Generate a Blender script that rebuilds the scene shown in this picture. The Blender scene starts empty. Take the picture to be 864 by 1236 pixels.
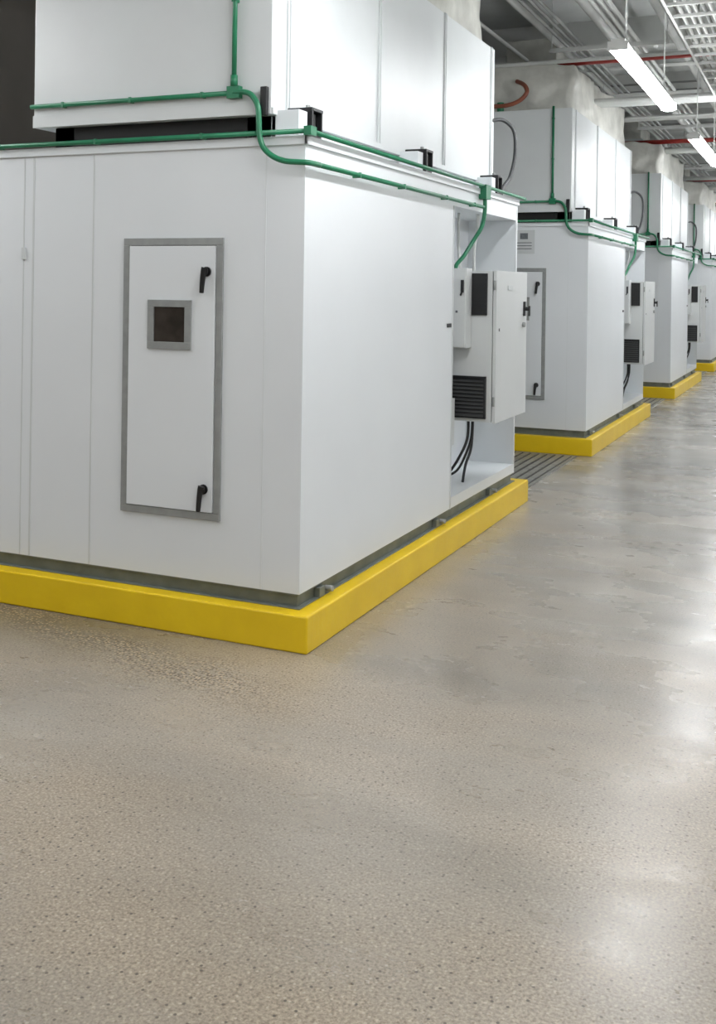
import bpy, bmesh, math, random
from mathutils import Vector, Matrix, noise
random.seed(7)
scene = bpy.context.scene
try:
    scene.view_settings.view_transform = 'Standard'
except Exception: pass
COL = scene.collection

# ---------------------------------------------------------------- materials
def new_mat(name):
    m = bpy.data.materials.new(name); m.use_nodes = True
    nt = m.node_tree; b = nt.nodes['Principled BSDF']
    return m, nt, b
def rgb(r,g,b):
    f=lambda c:(c/255/12.92) if c/255<=0.04045 else ((c/255+0.055)/1.055)**2.4
    return (f(r),f(g),f(b),1)
def painted(name, c, rough=0.5, metal=0.0, var=0.06, scale=3.0, bump=0.0, bscale=60, coat=0):
    m, nt, b = new_mat(name)
    tc = nt.nodes.new('ShaderNodeTexCoord')
    n = nt.nodes.new('ShaderNodeTexNoise'); n.inputs['Scale'].default_value = scale
    n.inputs['Detail'].default_value = 5
    nt.links.new(tc.outputs['Object'], n.inputs['Vector'])
    r = nt.nodes.new('ShaderNodeValToRGB')
    r.color_ramp.elements[0].position = 0.3; r.color_ramp.elements[1].position = 0.7
    r.color_ramp.elements[0].color = (c[0]*(1-var),c[1]*(1-var),c[2]*(1-var),1)
    r.color_ramp.elements[1].color = (min(1,c[0]*(1+var*.4)),min(1,c[1]*(1+var*.4)),min(1,c[2]*(1+var*.4)),1)
    nt.links.new(n.outputs['Fac'], r.inputs['Fac'])
    nt.links.new(r.outputs['Color'], b.inputs['Base Color'])
    b.inputs['Roughness'].default_value = rough
    b.inputs['Metallic'].default_value = metal
    if bump>0:
        n2 = nt.nodes.new('ShaderNodeTexNoise'); n2.inputs['Scale'].default_value = bscale
        n2.inputs['Detail'].default_value = 3
        nt.links.new(tc.outputs['Object'], n2.inputs['Vector'])
        bp = nt.nodes.new('ShaderNodeBump'); bp.inputs['Strength'].default_value = bump
        bp.inputs['Distance'].default_value = 0.01
        nt.links.new(n2.outputs['Fac'], bp.inputs['Height'])
        nt.links.new(bp.outputs['Normal'], b.inputs['Normal'])
    return m

M_white  = painted('white_painted_steel', rgb(225,229,232), 0.36, var=0.025, scale=1.5, bump=0.04, bscale=12)
M_seam   = painted('panel_joint', rgb(206,210,211), 0.5, var=0.05)
M_faint  = painted('panel_joint_faint', rgb(219,223,225), 0.5, var=0.03)
M_upper  = painted('upper_panel_white', rgb(211,215,216), 0.42, var=0.05, scale=2, bump=0.05, bscale=10)
M_elec   = painted('enclosure_grey_white', rgb(211,214,214), 0.36, var=0.03)
M_alu    = painted('brushed_aluminium', rgb(158,161,160), 0.42, metal=0.3, var=0.12, scale=20)
M_base   = painted('galvanised_base', rgb(122,128,122), 0.5, metal=0.3, var=0.25, scale=9)
M_black  = painted('black_plastic', rgb(26,26,28), 0.4, var=0.2)
M_slat   = painted('louvre_slat', rgb(72,73,74), 0.4, var=0.1)
M_rail   = painted('dark_rail', rgb(24,24,24), 0.7, var=0.2)
M_green  = painted('green_conduit_paint', rgb(34,120,84), 0.4, var=0.2, scale=12)
M_glass  = painted('dark_glass', rgb(66,60,55), 0.05, var=0.45, scale=9)
M_paper  = painted('sign_paper', rgb(205,209,210), 0.6, var=0.03)
M_ink    = painted('sign_print', rgb(110,115,120), 0.6, var=0.3, scale=40)
M_hose   = painted('grey_hose', rgb(62,64,66), 0.5, var=0.2)
M_pipe   = painted('ceiling_conduit', rgb(206,208,206), 0.45, metal=0.1, var=0.2, scale=2)
M_pipe2  = painted('dull_conduit', rgb(150,152,150), 0.5, metal=0.15, var=0.25, scale=2)
M_red    = painted('red_sprinkler_paint', rgb(150,42,34), 0.45, var=0.2)
M_wrap   = painted('insulation_wrap', rgb(204,204,197), 0.35, var=0.25, scale=5, bump=0.7, bscale=9)
M_ceil   = painted('ceiling_deck', rgb(208,211,210), 0.85, var=0.35, scale=0.8)
M_beam   = painted('ceiling_beam_paint', rgb(214,216,214), 0.7, var=0.2, scale=1)
M_wallL  = painted('dark_wall', rgb(128,123,117), 0.85, var=0.15, scale=1)
M_wall   = painted('grey_wall', rgb(205,207,206), 0.8, var=0.08, scale=1)
M_grate  = painted('grate_steel', rgb(150,149,144), 0.4, metal=0.4, var=0.3, scale=15)
M_trench = painted('trench_shade', rgb(60,57,54), 0.8, var=0.2)
M_fixt   = painted('fixture_housing', rgb(232,233,232), 0.5, var=0.02)
M_copper = painted('drain_pipe_paint', rgb(140,80,60), 0.5, var=0.3)

def curb_mat():
    m, nt, b = new_mat('yellow_curb_paint')
    tc = nt.nodes.new('ShaderNodeTexCoord')
    n = nt.nodes.new('ShaderNodeTexNoise'); n.inputs['Scale'].default_value=4; n.inputs['Detail'].default_value=8
    nt.links.new(tc.outputs['Object'], n.inputs['Vector'])
    r = nt.nodes.new('ShaderNodeValToRGB')
    r.color_ramp.elements[0].position=.25; r.color_ramp.elements[0].color=rgb(228,190,14)
    r.color_ramp.elements[1].position=.65; r.color_ramp.elements[1].color=rgb(238,202,22)
    nt.links.new(n.outputs['Fac'], r.inputs['Fac'])
    nt.links.new(r.outputs['Color'], b.inputs['Base Color'])
    b.inputs['Roughness'].default_value=.38
    n2 = nt.nodes.new('ShaderNodeTexNoise'); n2.inputs['Scale'].default_value=30; n2.inputs['Detail'].default_value=4
    nt.links.new(tc.outputs['Object'], n2.inputs['Vector'])
    bp = nt.nodes.new('ShaderNodeBump'); bp.inputs['Strength'].default_value=.18; bp.inputs['Distance'].default_value=.008
    nt.links.new(n2.outputs['Fac'], bp.inputs['Height']); nt.links.new(bp.outputs['Normal'], b.inputs['Normal'])
    return m
M_yellow = curb_mat()

def emis(name, col, s):
    m, nt, b = new_mat(name)
    b.inputs['Base Color'].default_value=(1,1,1,1)
    b.inputs['Emission Color'].default_value=col
    b.inputs['Emission Strength'].default_value=s
    return m
M_tube = emis('fluorescent_tube', (0.97,0.985,1.0,1), 46)

def floor_mat():
    m, nt, b = new_mat('polished_concrete')
    N=nt.nodes; L=nt.links
    tc=N.new('ShaderNodeTexCoord')
    def noise_(scale, detail=6, rough=.55, dist=0.0, vec=None):
        n=N.new('ShaderNodeTexNoise'); n.inputs['Scale'].default_value=scale
        n.inputs['Detail'].default_value=detail; n.inputs['Roughness'].default_value=rough
        n.inputs['Distortion'].default_value=dist
        L.new(vec or tc.outputs['Object'], n.inputs['Vector']); return n
    def ramp(src, p0,c0,p1,c1,ease=False):
        r=N.new('ShaderNodeValToRGB'); e=r.color_ramp.elements
        if ease: r.color_ramp.interpolation='EASE'
        e[0].position=p0; e[0].color=c0; e[1].position=p1; e[1].color=c1
        L.new(src, r.inputs['Fac']); return r
    def mix(fac, a, bb, mode='MIX'):
        x=N.new('ShaderNodeMix'); x.data_type='RGBA'; x.blend_type=mode
        if isinstance(fac,float): x.inputs[0].default_value=fac
        else: L.new(fac, x.inputs[0])
        for s,i in ((a,6),(bb,7)):
            if isinstance(s,tuple): x.inputs[i].default_value=s
            else: L.new(s, x.inputs[i])
        return x.outputs[2]
    def math_(op,a,b_=None,c=None):
        x=N.new('ShaderNodeMath'); x.operation=op
        for i,s in enumerate((a,b_,c)):
            if s is None: continue
            if isinstance(s,(int,float)): x.inputs[i].default_value=s
            else: L.new(s,x.inputs[i])
        return x.outputs[0]
    def mapped(sx_,sy_,rot):
        mp=N.new('ShaderNodeMapping'); mp.inputs['Scale'].default_value=(sx_,sy_,1); mp.inputs['Rotation'].default_value=(0,0,rot)
        L.new(tc.outputs['Object'],mp.inputs['Vector']); return mp.outputs['Vector']
    big=noise_(0.8,5,.5,.2,mapped(.6,1.0,.3))
    base=ramp(big.outputs['Fac'], .25, rgb(132,128,121), .75, rgb(172,168,160),True)
    sw=noise_(2.6,6,.55,.3,mapped(.5,1.1,.25))
    swr=ramp(sw.outputs['Fac'], .22,(.78,.78,.78,1), .78,(1.16,1.16,1.15,1),True)
    c=mix(1.0, base.outputs['Color'], swr.outputs['Color'], 'MULTIPLY')
    sx=N.new('ShaderNodeSeparateXYZ'); L.new(tc.outputs['Object'], sx.inputs['Vector'])
    md=noise_(1.2,5,.5,.2,mapped(.6,1.1,.15))
    t=math_('MULTIPLY_ADD',sx.outputs['Y'],-.095,.06)
    t=math_('MULTIPLY_ADD',sx.outputs['X'],-.08,t)
    t=math_('MULTIPLY_ADD',md.outputs['Fac'],1.6,t)
    t=math_('MULTIPLY',t,.5)
    mask=ramp(t, .05,(0,0,0,1), .78,(1,1,1,1),True)
    fine=noise_(110,4,.6)
    sand=ramp(fine.outputs['Fac'], .36, rgb(126,109,88), .64, rgb(190,173,149))
    mf=math_('MULTIPLY',mask.outputs['Color'],.88)
    c=mix(mf, c, sand.outputs['Color'])
    fg=ramp(noise_(140,3,.6).outputs['Fac'], .36,(.86,.86,.86,1), .64,(1.10,1.10,1.10,1))
    c=mix(1.0,c,fg.outputs['Color'],'MULTIPLY')
    def chips(scale,p0,p1,thr,col,amt,gate=None):
        nonlocal c
        v=N.new('ShaderNodeTexVoronoi'); v.voronoi_dimensions='2D'; v.inputs['Scale'].default_value=scale
        L.new(tc.outputs['Object'],v.inputs['Vector'])
        vr=ramp(v.outputs['Distance'], p0,(1,1,1,1), p1,(0,0,0,1))
        s=N.new('ShaderNodeSeparateColor'); L.new(v.outputs['Color'],s.inputs[0])
        g=math_('GREATER_THAN',s.outputs[0],thr)
        x=math_('MULTIPLY',vr.outputs['Color'],g)
        x=math_('MULTIPLY',x,amt)
        if gate is not None: x=math_('MULTIPLY',x,gate)
        c=mix(x,c,col); return x
    gate=math_('MULTIPLY_ADD',mask.outputs['Color'],.7,.3)
    chips(26,.07,.13,.60,rgb(52,42,35),.95,gate)
    chips(75,.15,.30,.70,rgb(104,86,66),.6,gate)
    chips(60,.15,.28,.80,rgb(208,198,180),.5,gate)
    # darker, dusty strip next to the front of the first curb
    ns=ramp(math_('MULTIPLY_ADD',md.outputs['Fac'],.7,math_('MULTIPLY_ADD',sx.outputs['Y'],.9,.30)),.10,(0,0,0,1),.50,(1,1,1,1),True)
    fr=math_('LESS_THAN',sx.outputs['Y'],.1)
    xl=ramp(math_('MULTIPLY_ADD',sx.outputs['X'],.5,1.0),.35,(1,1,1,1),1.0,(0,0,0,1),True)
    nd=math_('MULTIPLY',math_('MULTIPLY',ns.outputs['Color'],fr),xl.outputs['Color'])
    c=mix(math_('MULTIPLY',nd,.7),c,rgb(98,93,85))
    # loose aggregate band
    bd=noise_(.9,6,.6,.8)
    d=math_('MULTIPLY_ADD',sx.outputs['X'],.22,sx.outputs['Y'])
    d=math_('MULTIPLY_ADD',bd.outputs['Fac'],1.1,d)
    d=math_('ABSOLUTE',math_('ADD',d,-.10))
    band=ramp(d,.02,(1,1,1,1),.28,(0,0,0,1))
    xg=ramp(math_('MULTIPLY_ADD',sx.outputs['X'],1.0,.5),.3,(1,1,1,1),.8,(0,0,0,1))
    bandg=math_('MULTIPLY',band.outputs['Color'],xg.outputs['Color'])
    chips(62,.25,.42,.30,rgb(84,66,48),.9,bandg)
    chips(56,.2,.36,.45,rgb(204,184,152),.8,bandg)
    L.new(c,b.inputs['Base Color'])
    rr=ramp(noise_(2.2,6,.55,.2,mapped(.6,1.0,.4)).outputs['Fac'], .25,(.19,.19,.19,1), .75,(.33,.33,.33,1),True)
    rm=math_('MULTIPLY_ADD',mask.outputs['Color'],.07,rr.outputs['Color'])
    rm=math_('MULTIPLY_ADD',bandg,.15,rm)
    L.new(rm,b.inputs['Roughness'])
    b.inputs['Specular IOR Level'].default_value=.75
    bp=N.new('ShaderNodeBump'); bp.inputs['Strength'].default_value=.13; bp.inputs['Distance'].default_value=.002
    L.new(fine.outputs['Fac'],bp.inputs['Height'])
    bp2=N.new('ShaderNodeBump'); bp2.inputs['Strength'].default_value=.14; bp2.inputs['Distance'].default_value=.01
    sm=noise_(3,3,.5,.2)
    L.new(sm.outputs['Fac'],bp2.inputs['Height']); L.new(bp.outputs['Normal'],bp2.inputs['Normal'])
    L.new(bp2.outputs['Normal'],b.inputs['Normal'])
    return m
M_floor = floor_mat()

# ---------------------------------------------------------------- mesh builder
class MB:
    def __init__(s): s.bm=bmesh.new(); s.mats=[]
    def mi(s,m):
        if m not in s.mats: s.mats.append(m)
        return s.mats.index(m)
    def box(s,x0,x1,y0,y1,z0,z1,m):
        i=s.mi(m)
        v=[s.bm.verts.new(p) for p in ((x0,y0,z0),(x1,y0,z0),(x1,y1,z0),(x0,y1,z0),(x0,y0,z1),(x1,y0,z1),(x1,y1,z1),(x0,y1,z1))]
        for f in ((0,3,2,1),(4,5,6,7),(0,1,5,4),(1,2,6,5),(2,3,7,6),(3,0,4,7)):
            s.bm.faces.new([v[k] for k in f]).material_index=i
        return v
    def cyl(s,p,q,r,m,seg=12,r2=None):
        i=s.mi(m); p=Vector(p); q=Vector(q); r2=r if r2 is None else r2
        d=(q-p).normalized(); u=d.orthogonal().normalized(); w=d.cross(u)
        A=[];B=[]
        for k in range(seg):
            a=2*math.pi*k/seg; o=u*math.cos(a)+w*math.sin(a)
            A.append(s.bm.verts.new(p+o*r)); B.append(s.bm.verts.new(q+o*r2))
        for k in range(seg):
            f=s.bm.faces.new((A[k],A[(k+1)%seg],B[(k+1)%seg],B[k])); f.material_index=i; f.smooth=True
        s.bm.faces.new(A[::-1]).material_index=i; s.bm.faces.new(B).material_index=i
    def tube(s,pts,r,m,seg=12,sub=8):
        i=s.mi(m); P=[Vector(p) for p in pts]; Q=[]
        for k in range(len(P)-1):
            a=P[max(k-1,0)];b_=P[k];c=P[k+1];d=P[min(k+2,len(P)-1)]
            for j in range(sub):
                t=j/sub
                Q.append(.5*((2*b_)+(-a+c)*t+(2*a-5*b_+4*c-d)*t*t+(-a+3*b_-3*c+d)*t**3))
        Q.append(P[-1]); rings=[]; u=None
        for k,q in enumerate(Q):
            t=(Q[min(k+1,len(Q)-1)]-Q[max(k-1,0)]).normalized()
            if u is None: u=t.orthogonal().normalized()
            u=(u-t*u.dot(t)).normalized(); w=t.cross(u)
            rr=r(k/(len(Q)-1)) if callable(r) else r
            rings.append([s.bm.verts.new(q+(u*math.cos(2*math.pi*n/seg)+w*math.sin(2*math.pi*n/seg))*rr) for n in range(seg)])
        for A,B in zip(rings,rings[1:]):
            for n in range(seg):
                f=s.bm.faces.new((A[n],A[(n+1)%seg],B[(n+1)%seg],B[n])); f.material_index=i; f.smooth=True
        s.bm.faces.new(rings[0][::-1]).material_index=i; s.bm.faces.new(rings[-1]).material_index=i
    def obj(s,name,bevel=0.0,parent=None,seg=2):
        bmesh.ops.recalc_face_normals(s.bm,faces=s.bm.faces)
        me=bpy.data.meshes.new(name); s.bm.to_mesh(me); s.bm.free()
        for m in s.mats: me.materials.append(m)
        o=bpy.data.objects.new(name,me); COL.objects.link(o)
        if bevel>0:
            b=o.modifiers.new('bevel','BEVEL'); b.width=bevel; b.segments=seg; b.limit_method='ANGLE'; b.angle_limit=math.radians(40)
        if parent: o.parent=parent
        return o
def empty(name,loc=(0,0,0)):
    e=bpy.data.objects.new(name,None); e.empty_display_size=.3; e.location=loc; COL.objects.link(e); return e

# ---------------------------------------------------------------- room
XL,XR,YB,YF,ZC=-6.0,7.0,-10.0,46.0,4.9
b=MB(); b.box(XL,XR,YB,YF,-.2,0,M_floor); b.obj('floor')
b=MB(); b.box(XL,XR,YB,YF,ZC,ZC+.2,M_ceil); b.obj('ceiling')
b=MB(); b.box(XL-.2,XL,YB,YF,0,ZC,M_wallL); b.obj('wall_left')
b=MB(); b.box(XR,XR+.2,YB,YF,0,ZC,M_wall); b.obj('wall_right')
b=MB(); b.box(XL,XR,YB-.2,YB,0,ZC,M_wall); b.obj('wall_near')
b=MB(); b.box(XL,XR,YF,YF+.2,0,ZC,M_wall); b.obj('wall_far')

# ---------------------------------------------------------------- air handling unit (local coords, origin = curb near-right floor corner)
XB=-4.6
def build_unit():
    parts=[]
    root=empty('air_handling_unit')
    b=MB(); Z0,Z1=.232,2.27
    b.box(XB,-.08,.08,2.15,Z0,Z1,M_white)
    b.box(XB,-.45,2.15,3.63,Z0,Z1,M_white)
    b.box(-.45,-.08,2.15,3.63,2.12,Z1,M_white)
    b.box(-.45,-.08,2.15,3.63,Z0,.30,M_white)
    b.box(-.45,-.08,3.59,3.63,.30,2.12,M_white)
    parts.append(b.obj('lower_casing',parent=root))
    b=MB()
    for x,w,mm in ((-.275,.002,M_faint),(-1.23,.004,M_seam),(-1.60,.005,M_seam),(-1.66,.003,M_seam),(-2.4,.005,M_seam),(-3.2,.005,M_seam),(-4.0,.005,M_seam)):
        b.box(x-w,x+w,.0775,.08,Z0+.002,2.23,mm)
    b.box(-.08,-.077,3.596,3.604,.3,2.2,M_seam)
    b.box(-.0802,-.076,2.135,2.15,.232,2.12,M_seam)
    parts.append(b.obj('panel_joints',parent=root))
    b=MB()
    b.box(XB,-.068,.068,.08,2.235,2.275,M_white)
    b.box(-.08,-.068,.068,3.64,2.235,2.275,M_white)
    b.box(-1.665,-1.645,.066,.08,1.72,1.78,M_seam)
    parts.append(b.obj('roof_flange',bevel=.002,parent=root))
    b=MB(); b.box(-.08,-.074,2.04,2.11,1.365,1.388,M_black); parts.append(b.obj('name_label',parent=root))
    b=MB()
    b.box(XB,-.10,.10,3.61,.165,.222,M_base)
    b.box(XB,-.085,.085,3.625,.222,.232,M_base)
    b.box(XB,-.075,.075,3.635,.165,.171,M_base)
    for y in (.3,1.9,3.0):
        b.box(-.10,-.07,y-.03,y+.03,.17,.215,M_base)
        b.cyl((-.085,y+.06,.193),(-.045,y+.06,.193),.014,M_alu)
    parts.append(b.obj('base_frame',bevel=.002,parent=root))
    # access door
    b=MB(); y=.08
    x0,x1,z0,z1=-1.04,-.49,.517,1.822; w=.034
    b.box(x0,x1,y-.014,y,z1-w,z1,M_alu); b.box(x0,x1,y-.014,y,z0,z0+w,M_alu)
    b.box(x0,x0+w,y-.014,y,z0+w,z1-w,M_alu); b.box(x1-w,x1,y-.014,y,z0+w,z1-w,M_alu)
    parts.append(b.obj('access_door_frame',bevel=.002,parent=root))
    b=MB(); g=.003
    b.box(x0+w,x1-w,y-.004,y,z0+w,z1-w,M_rail)
    b.box(x0+w+g,x1-w-g,y-.018,y-.004,z0+w+g,z1-w-g,M_white)
    parts.append(b.obj('access_door_leaf',bevel=.002,parent=root))
    b=MB(); yy=y-.018; wx0,wx1,wz0,wz1=-.89,-.65,1.30,1.532; w=.034
    b.box(wx0,wx1,yy-.010,yy,wz1-w,wz1,M_alu); b.box(wx0,wx1,yy-.010,yy,wz0,wz0+w,M_alu)
    b.box(wx0,wx0+w,yy-.010,yy,wz0+w,wz1-w,M_alu); b.box(wx1-w,wx1,yy-.010,yy,wz0+w,wz1-w,M_alu)
    b.box(wx0+w,wx1-w,yy-.003,yy,wz0+w,wz1-w,M_glass)
    parts.append(b.obj('inspection_window',bevel=.002,parent=root))
    for k,(hx,hz) in enumerate(((-.570,1.665),(-.572,.660))):
        b=MB()
        b.cyl((hx,yy,hz),(hx,yy-.008,hz),.023,M_black,20)
        b.cyl((hx,yy-.008,hz),(hx,yy-.028,hz),.017,M_black,16)
        b.tube([(hx+.004,yy-.026,hz+.018),(hx,yy-.028,hz),(hx-.006,yy-.028,hz-.04),(hx-.012,yy-.026,hz-.098)],lambda t:.0165-.006*t,M_black)
        parts.append(b.obj('door_handle_%d'%(k+1),parent=root))
    # upper casing
    b=MB(); ux0,ux1,uy0,uy1,uz0,uz1=-1.60,-.25,.07,3.55,2.378,3.40
    b.box(ux0,ux1,uy0,uy1,uz0,uz1,M_upper)
    parts.append(b.obj('upper_casing',bevel=.004,parent=root))
    b=MB()
    for yv in (.23,1.32,2.42,3.46):
        b.box(ux1,ux1+.010,yv-.022,yv-.010,uz0+.03,uz1,M_upper)
        b.box(ux1,ux1+.010,yv+.004,yv+.014,uz0+.03,uz1,M_upper)
        b.box(ux1,ux1+.002,yv-.010,yv+.004,uz0+.03,uz1,M_base if yv in (1.32,2.42) else M_seam)
    b.box(ux1,ux1+.010,uy0,uy1,uz0,uz0+.03,M_upper)
    b.box(-1.603,-.25,uy0-.004,uy0,uz0,uz0+.06,M_upper)
    parts.append(b.obj('upper_panel_ribs',bevel=.001,parent=root))
    b=MB()
    b.box(-1.50,-.27,.115,.22,2.27,2.378,M_rail); b.box(-1.5,-.27,3.4,3.5,2.27,2.378,M_rail)
    b.box(-.40,-.27,.115,3.5,2.27,2.378,M_upper)
    b.box(-1.5,-1.38,.115,3.5,2.27,2.378,M_rail)
    b.box(-.295,-.262,.045,.07,2.37,2.50,M_black)
    parts.append(b.obj('support_rails',bevel=.003,parent=root))
    for k,yv in enumerate((.27,1.79,3.28)):
        b=MB(); c=-.165
        b.box(-.25,-.10,yv-.16,yv+.07,2.27,2.285,M_white)
        v=b.box(-.25,-.13,yv-.16,yv-.075,2.285,2.40,M_white)
        b.box(c-.045,c+.045,yv-.055,yv+.055,2.285,2.30,M_black)
        b.cyl((c,yv,2.30),(c,yv,2.40),.036,M_black,16)
        b.box(c-.045,c+.05,yv-.055,yv-.043,2.30,2.42,M_black)
        b.box(c-.045,c+.05,yv+.043,yv+.055,2.30,2.42,M_black)
        b.box(-.25,c+.05,yv-.06,yv+.06,2.41,2.425,M_black)
        b.cyl((c,yv,2.425),(c,yv,2.445),.012,M_alu,6)
        parts.append(b.obj('vibration_mount_%d'%(k+1),bevel=.002,parent=root))
    # green conduits
    b=MB(); r=.0115; gy=.05; gx=-.048
    b.box(-.465,-.40,gy-.012,.07,2.455,2.51,M_green)
    b.cyl((-1.6,gy,2.48),(-.43,gy,2.48),r,M_green)
    b.cyl((-.433,gy,2.48),(-.433,gy,3.42),r,M_green)
    b.cyl((-.433,gy,2.51),(-.433,gy,2.56),r*1.5,M_green)
    b.tube([(-.433,gy,2.48),(-.38,.045,2.48),(-.335,.04,2.462),(-.300,.035,2.41),(-.292,.033,2.34),(-.288,.033,2.28),(-.268,.033,2.225),(-.225,.035,2.185),(-.165,.038,2.160),(-.09,.042,2.152),(gx-.008,.05,2.150),(gx,.085,2.15),(gx,.16,2.15)],r*1.15,M_green)
    b.cyl((gx,.15,2.15),(gx,2.66,2.15),r,M_green)
    b.cyl((-3.2,gy,2.29),(gx,gy,2.29),r,M_green)
    b.cyl((gx,gy,2.29),(gx,3.72,2.29),r,M_green)
    b.box(gx-.018,gx+.018,gy-.018,gy+.04,2.27,2.31,M_green)
    b.box(gx-.03,gx+.022,2.65,2.75,2.205,2.30,M_green)
    for yv in (.6,1.2,1.9,2.45): b.box(-.08,gx+.012,yv-.006,yv+.006,2.137,2.163,M_green)
    for xv in (-1.4,-1.0,-.6): b.box(xv-.006,xv+.006,gy-.012,.07,2.467,2.493,M_green)
    for xv in (-1.8,-1.2,-.6): b.box(xv-.006,xv+.006,gy-.012,.08,2.277,2.303,M_green)
    for zv in (2.9,3.3): b.box(-.445,-.421,gy-.012,.07,zv-.006,zv+.006,M_green)
    b.tube([(gx,2.69,2.22),(gx,2.69,2.12),(gx-.01,2.66,2.02),(gx-.05,2.60,1.92),(-.12,2.48,1.82),(-.15,2.42,1.76),(-.15,2.40,1.72)],r*1.2,M_green)
    parts.append(b.obj('green_conduit',parent=root))
    b=MB()
    b.tube([(-.27,3.50,2.86),(-.2,3.62,2.88),(-.13,3.68,2.80),(-.12,3.68,2.62),(-.14,3.62,2.45),(-.16,3.5,2.36),(-.16,3.45,2.28)],.014,M_hose)
    b.tube([(-.16,2.9,2.12),(-.17,2.92,2.0),(-.2,2.95,1.9),(-.2,2.95,1.72)],.012,M_pipe)
    b.tube([(-.25,2.75,2.12),(-.25,2.75,1.95),(-.22,2.7,1.72)],.010,M_pipe)
    parts.append(b.obj('service_hoses',parent=root))
    b=MB()
    b.tube([(-.10,2.56,.76),(-.10,2.54,.62),(-.14,2.5,.50),(-.20,2.47,.40),(-.28,2.45,.34),(-.34,2.45,.29)],.009,M_black)
    b.tube([(-.075,2.57,.76),(-.08,2.56,.62),(-.115,2.54,.50),(-.16,2.52,.41),(-.23,2.5,.36),(-.30,2.5,.29)],.008,M_black)
    b.tube([(-.10,2.66,.76),(-.11,2.66,.55),(-.16,2.7,.42),(-.18,2.7,.30)],.009,M_hose)
    b.box(-.20,-.13,2.30,2.36,.60,.90,M_elec)
    b.cyl((-.165,2.33,.60),(-.165,2.33,.30),.01,M_pipe)
    parts.append(b.obj('power_cables',parent=root))
    # electrical enclosure
    b=MB()
    X0,X1,Y0,Y1,E0,E1=-.45,.085,2.45,3.2,.745,1.72
    b.box(X0,X1,Y0,Y1,E0,E1,M_elec)
    b.box(X1+.004,.112,Y0+.004,Y1+.006,E0-.006,E1+.004,M_elec)
    b.box(X1,X1+.004,Y0+.012,Y1-.012,E0+.01,E1-.01,M_rail)
    parts.append(b.obj('electrical_enclosure',bevel=.004,parent=root))
    b=MB()
    b.box(.112,.122,Y1-.09,Y1-.05,1.42,1.52,M_black); b.cyl((.12,Y1-.07,1.47),(.150,Y1-.07,1.47),.014,M_black,14)
    b.box(.146,.156,Y1-.082,Y1-.058,1.42,1.49,M_black)
    b.cyl((.112,Y1-.1,1.36),(.13,Y1-.1,1.36),.018,M_alu,14)
    b.box(.112,.116,Y0+.26,Y0+.38,1.60,1.63,M_seam)
    b.box(.112,.114,Y0+.06,Y0+.08,1.33,1.35,M_black)
    for zz in (.85,1.6): b.cyl((.10,Y0-.002,zz),(.10,Y0-.002,zz+.06),.008,M_alu)
    b.cyl((.02,2.95,.73),(.02,2.95,.745),.02,M_red,12)
    parts.append(b.obj('enclosure_door_handle',bevel=.001,parent=root))
    # louvres
    b=MB(); lx0,lx1,lz0,lz1=-.21,.052,.768,1.04
    b.box(lx0,lx1,Y0-.004,Y0,lz0,lz1,M_black)
    n=10
    for k in range(n):
        z=lz0+.026+k*(lz1-lz0-.052)/(n-1)
        v=b.box(lx0+.012,lx1-.012,Y0-.020,Y0-.006,z-.003,z+.003,M_slat)
        for q in v:
            if q.co.y<Y0-.01: q.co.z-=.009
    for q in ((lx0,lx0+.012,lz0,lz1),(lx1-.012,lx1,lz0,lz1),(lx0,lx1,lz0,lz0+.012),(lx0,lx1,lz1-.012,lz1)):
        b.box(q[0],q[1],Y0-.022,Y0-.004,q[2],q[3],M_black)
    b.box(-.05,.052,Y0-.014,Y0,1.435,1.705,M_black)
    for k in range(9): b.box(-.042,.044,Y0-.018,Y0-.014,1.45+k*.028,1.456+k*.028,M_black)
    parts.append(b.obj('ventilation_louvres',parent=root))
    b=MB()
    b.box(-.32,-.052,2.33,2.45,1.225,1.735,M_elec)
    b.box(-.315,-.057,2.322,2.33,1.23,1.73,M_elec)
    b.box(-.084,-.066,2.306,2.322,1.58,1.66,M_black)
    b.cyl((-.074,2.314,1.60),(-.085,2.31,1.56),.006,M_black,8)
    b.box(-.12,-.105,2.319,2.322,1.45,1.465,M_ink)
    parts.append(b.obj('junction_cabinet',bevel=.003,parent=root))
    # plastic-wrapped duct plenum on top
    bm=bmesh.new()
    bmesh.ops.create_cube(bm,size=1)
    bmesh.ops.subdivide_edges(bm,edges=bm.edges,cuts=26,use_grid_fill=True)
    for v in bm.verts:
        p=Vector(((v.co.x)*1.22-.92,(v.co.y)*3.15+1.85,(v.co.z)*.5+3.65))
        f=(v.co.z+.5)
        nz=noise.noise_vector(p*2.3)*.05+noise.noise_vector(p*7)*.022
        p+=nz*min(1,f*4)
        v.co=p
    me=bpy.data.meshes.new('wrapped_duct'); bm.to_mesh(me); bm.free(); me.materials.append(M_wrap)
    for f in me.polygons: f.use_smooth=True
    o=bpy.data.objects.new('wrapped_duct',me); COL.objects.link(o); o.parent=root; parts.append(o)
    b=MB()
    b.box(-1.45,-.85,1.9,2.9,3.8,ZC-.36,M_wrap)
    b.box(-1.49,-.81,1.86,2.94,4.15,4.19,M_upper)
    parts.append(b.obj('riser_duct',bevel=.01,parent=root))
    b=MB()
    b.tube([(-1.5,.12,3.42),(-1.45,.14,3.46),(-1.2,.12,3.47),(-.95,.10,3.46),(-.80,.10,3.50),(-.72,.10,3.58),(-.75,.12,3.66),(-.85,.2,3.72)],.022,M_copper)
    b.tube([(-1.0,.14,3.40),(-1.0,.14,3.5)],.035,M_green)
    parts.append(b.obj('drain_pipe',parent=root))
    return root,parts
PITCH=6.15; NU=6
root,parts=build_unit()
for k in range(1,NU):
    e=empty('air_handling_unit',(0,k*PITCH,0))
    for p in parts:
        q=p.copy(); COL.objects.link(q); q.parent=e
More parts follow.
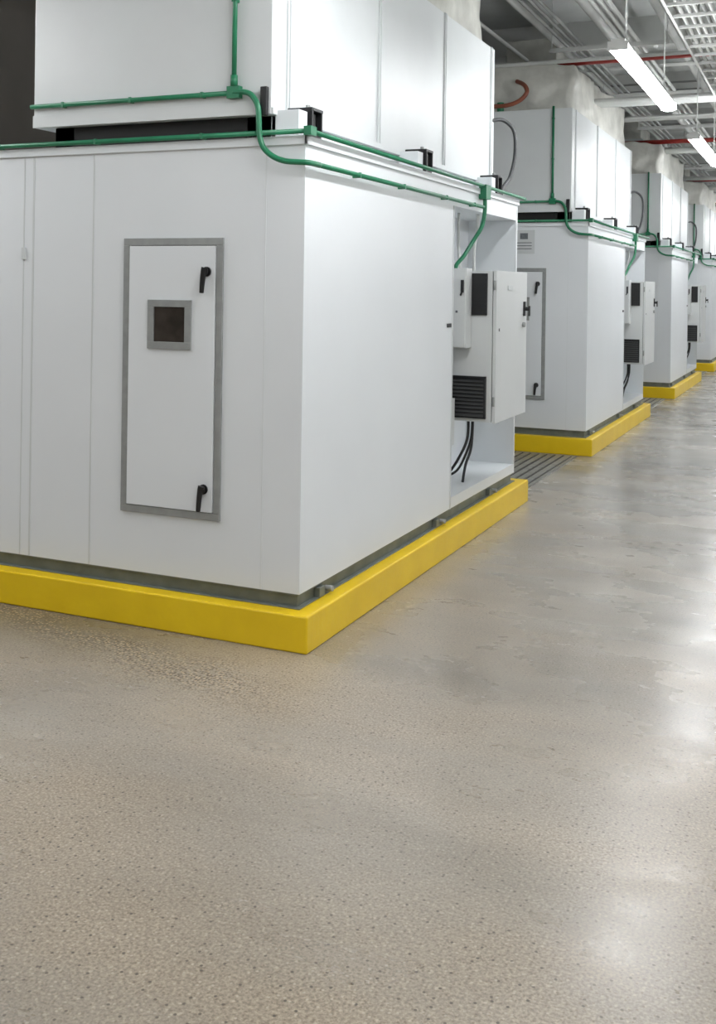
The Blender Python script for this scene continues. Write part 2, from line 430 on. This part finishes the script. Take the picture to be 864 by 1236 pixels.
b=MB(); b.box(XB-.15,0,0,3.75,0,.165,M_yellow)
curb=b.obj('yellow_equipment_curb',bevel=.008)
for k in range(1,NU):
    c=curb.copy(); COL.objects.link(c); c.location=(0,k*PITCH,0)

b=MB(); b.box(-.83,-.61,PITCH+.074,PITCH+.0775,1.965,2.20,M_paper)
b.box(-.76,-.68,PITCH+.072,PITCH+.074,2.11,2.17,M_ink)
for k in range(3): b.box(-.80,-.64,PITCH+.072,PITCH+.074,2.07-k*.03,2.078-k*.03,M_ink)
b.obj('paper_sign')

def grate(y0):
    b=MB(); x0,x1=XB,-.16; ya,yb=y0+.08,y0+PITCH-3.75-.12
    b.box(x0,x1,ya,yb,.0,.003,M_trench)  # dark sheet on the floor, painted shade in place of an open trench
    b.box(x0,x1,ya-.03,ya,.0,.012,M_grate); b.box(x0,x1,yb,yb+.03,.0,.012,M_grate)
    b.box(x1,x1+.03,ya-.03,yb+.03,.0,.012,M_grate)
    x=x1-.02
    while x>x0:
        b.box(x-.055,x,ya,yb,.003,.012,M_grate); x-=.080
    return b.obj('floor_trench_grate')
for k in range(NU-1): grate(3.75+k*PITCH)

# ---------------------------------------------------------------- light fixtures
def fixture(x,y,z=3.17,L=2.44):
    e=empty('fluorescent_light_fixture',(x,y,z))
    b=MB()
    b.box(-.045,.045,0,L,.048,.072,M_fixt)
    b.box(-.066,.066,-.01,0,-.005,.055,M_fixt); b.box(-.066,.066,L,L+.01,-.005,.055,M_fixt)
    b.obj('housing',bevel=.003,parent=e)
    b=MB()   # wrap-around acrylic lens, also throws some light sideways and up
    pts=[(-.046,.052),(-.062,.030),(-.058,.003),(-.032,-.013),(0,-.017),(.032,-.013),(.058,.003),(.062,.030),(.046,.052)]
    i=b.mi(M_tube); A=[b.bm.verts.new((px,0.0,pz)) for px,pz in pts]; B=[b.bm.verts.new((px,L,pz)) for px,pz in pts]
    n=len(pts)
    for k in range(n): b.bm.faces.new((A[k],A[(k+1)%n],B[(k+1)%n],B[k])).material_index=i
    b.bm.faces.new(A); b.bm.faces.new(B)
    b.obj('lens',parent=e)
    b=MB()
    for yy in (.3,L-.3):
        b.cyl((0,yy,.072),(0,yy,ZC-z),.006,M_pipe,8)
        b.box(-.03,.03,yy-.03,yy+.03,.072,.085,M_fixt)
    b.obj('hangers',parent=e)
    return e
for k in range(-2,9): fixture(.79,2.83+4.33*k)
for k in range(-2,8): fixture(4.6,2.0+4.33*k)
for k in range(-2,0): fixture(-2.8,2.0+4.33*k)  # unseen row, added to throw light on the unit fronts

# ---------------------------------------------------------------- ceiling services
serv=empty('overhead_services')
b=MB()
for k in range(16):
    y=-8+k*3.4
    b.box(XL,XR,y-.15,y+.15,ZC-.35,ZC,M_beam)
b.obj('beams',parent=serv)
b=MB(); e_=.03
levels=(3.72,3.85,4.02,4.2,4.35,4.45)
for k in range(44):
    y=6.3+.88*k+random.uniform(-.35,.35)
    z=random.choice(levels); r=random.choice((.012,.014,.02,.02,.03,.045))
    n=random.choice((1,2,3,4))
    m_=random.choice((M_pipe,M_pipe,M_pipe2))
    xa=random.choice((XL+e_,XL+e_,-.5,.9)); xb=random.choice((XR-e_,XR-e_,XR-e_,2.8))
    for j in range(n):
        b.cyl((xa,y+j*r*3.2,z),(xb,y+j*r*3.2,z),r,m_,10)
for x,z,r in ((-1.7,4.1,.03),(-1.2,4.3,.02),(-.75,4.38,.035),(-.5,4.2,.016),(-.42,4.2,.016),(-.34,4.2,.016),(-.1,4.35,.05),(.15,4.12,.02),(.22,4.12,.02),(.29,4.12,.02),(.5,4.4,.045),(1.5,4.05,.035),(1.7,4.1,.05),(1.95,4.2,.03),(2.2,4.0,.06),(2.9,4.2,.04),(3.2,4.15,.05),(-2.2,4.3,.06),(-3.0,4.2,.04)):
    b.cyl((x,YB+e_,z),(x,YF-e_,z),r,M_pipe if r>.018 else M_pipe2,12)
for k in range(15):
    y=3.9+k*2.8
    b.box(-.6,.6,y-.02,y+.02,4.06,4.10,M_pipe); b.box(1.35,2.4,y-.02,y+.02,3.9,3.94,M_pipe)
    for x in (-.58,.58,1.37,2.38): b.cyl((x,y,3.9 if x>1 else 4.06),(x,y,ZC-.01),.007,M_pipe,6)
b.obj('conduits',parent=serv)
b=MB()
for y in (16.2,28.5):
    b.box(.2,XR-e_,y,y+.7,3.75,4.15,M_pipe)
    x=.2
    while x<XR-.1:
        b.box(x,x+.03,y-.02,y+.72,3.73,4.17,M_pipe); x+=1.2
b.obj('supply_duct',parent=serv)
b=MB()
x0=.95
for s in (0,.4): b.box(x0+s,x0+s+.02,YB+e_,YF-e_,3.66,3.74,M_pipe)
y=YB+.1
while y<YF-.1:
    b.box(x0,x0+.42,y,y+.03,3.665,3.685,M_pipe); y+=.35
for s in (.08,.14,.19,.25,.3): b.cyl((x0+s,YB+e_,3.70),(x0+s,YF-e_,3.70),.016,random.choice((M_pipe,M_pipe2)),8)
b.obj('cable_tray',parent=serv)
b=MB()
for y,z in ((6.96,4.0),(13.3,4.0),(19.5,4.0),(26,4.0)):
    b.cyl((XL+e_,y,z),(XR-e_,y,z),.035,M_red,14)
b.cyl((2.7,YB+e_,3.9),(2.7,YF-e_,3.9),.045,M_red,14)
for k in range(12):
    b.cyl((2.7,k*3.3,3.9),(2.7,k*3.3,ZC-.01),.012,M_red,8)
b.obj('sprinkler_pipe',parent=serv)

w=bpy.data.worlds.new('world'); scene.world=w; w.use_nodes=True
w.node_tree.nodes['Background'].inputs[0].default_value=(.8,.85,.9,1); w.node_tree.nodes['Background'].inputs[1].default_value=.3

# ---------------------------------------------------------------- camera
cam=bpy.data.cameras.new('camera'); co=bpy.data.objects.new('camera',cam); COL.objects.link(co)
cam.sensor_fit='HORIZONTAL'; cam.sensor_width=36; cam.lens=1279/864*36
cam.shift_y=-270.5/864; cam.clip_start=.05; cam.clip_end=200
M=Matrix.Rotation(math.atan2(564,1279),4,'Z') @ Matrix.Rotation(math.pi/2,4,'X') @ Matrix.Rotation(.014,4,'Z')
co.matrix_world=Matrix.Translation((2.042,-4.132,1.6)) @ M
scene.camera=co
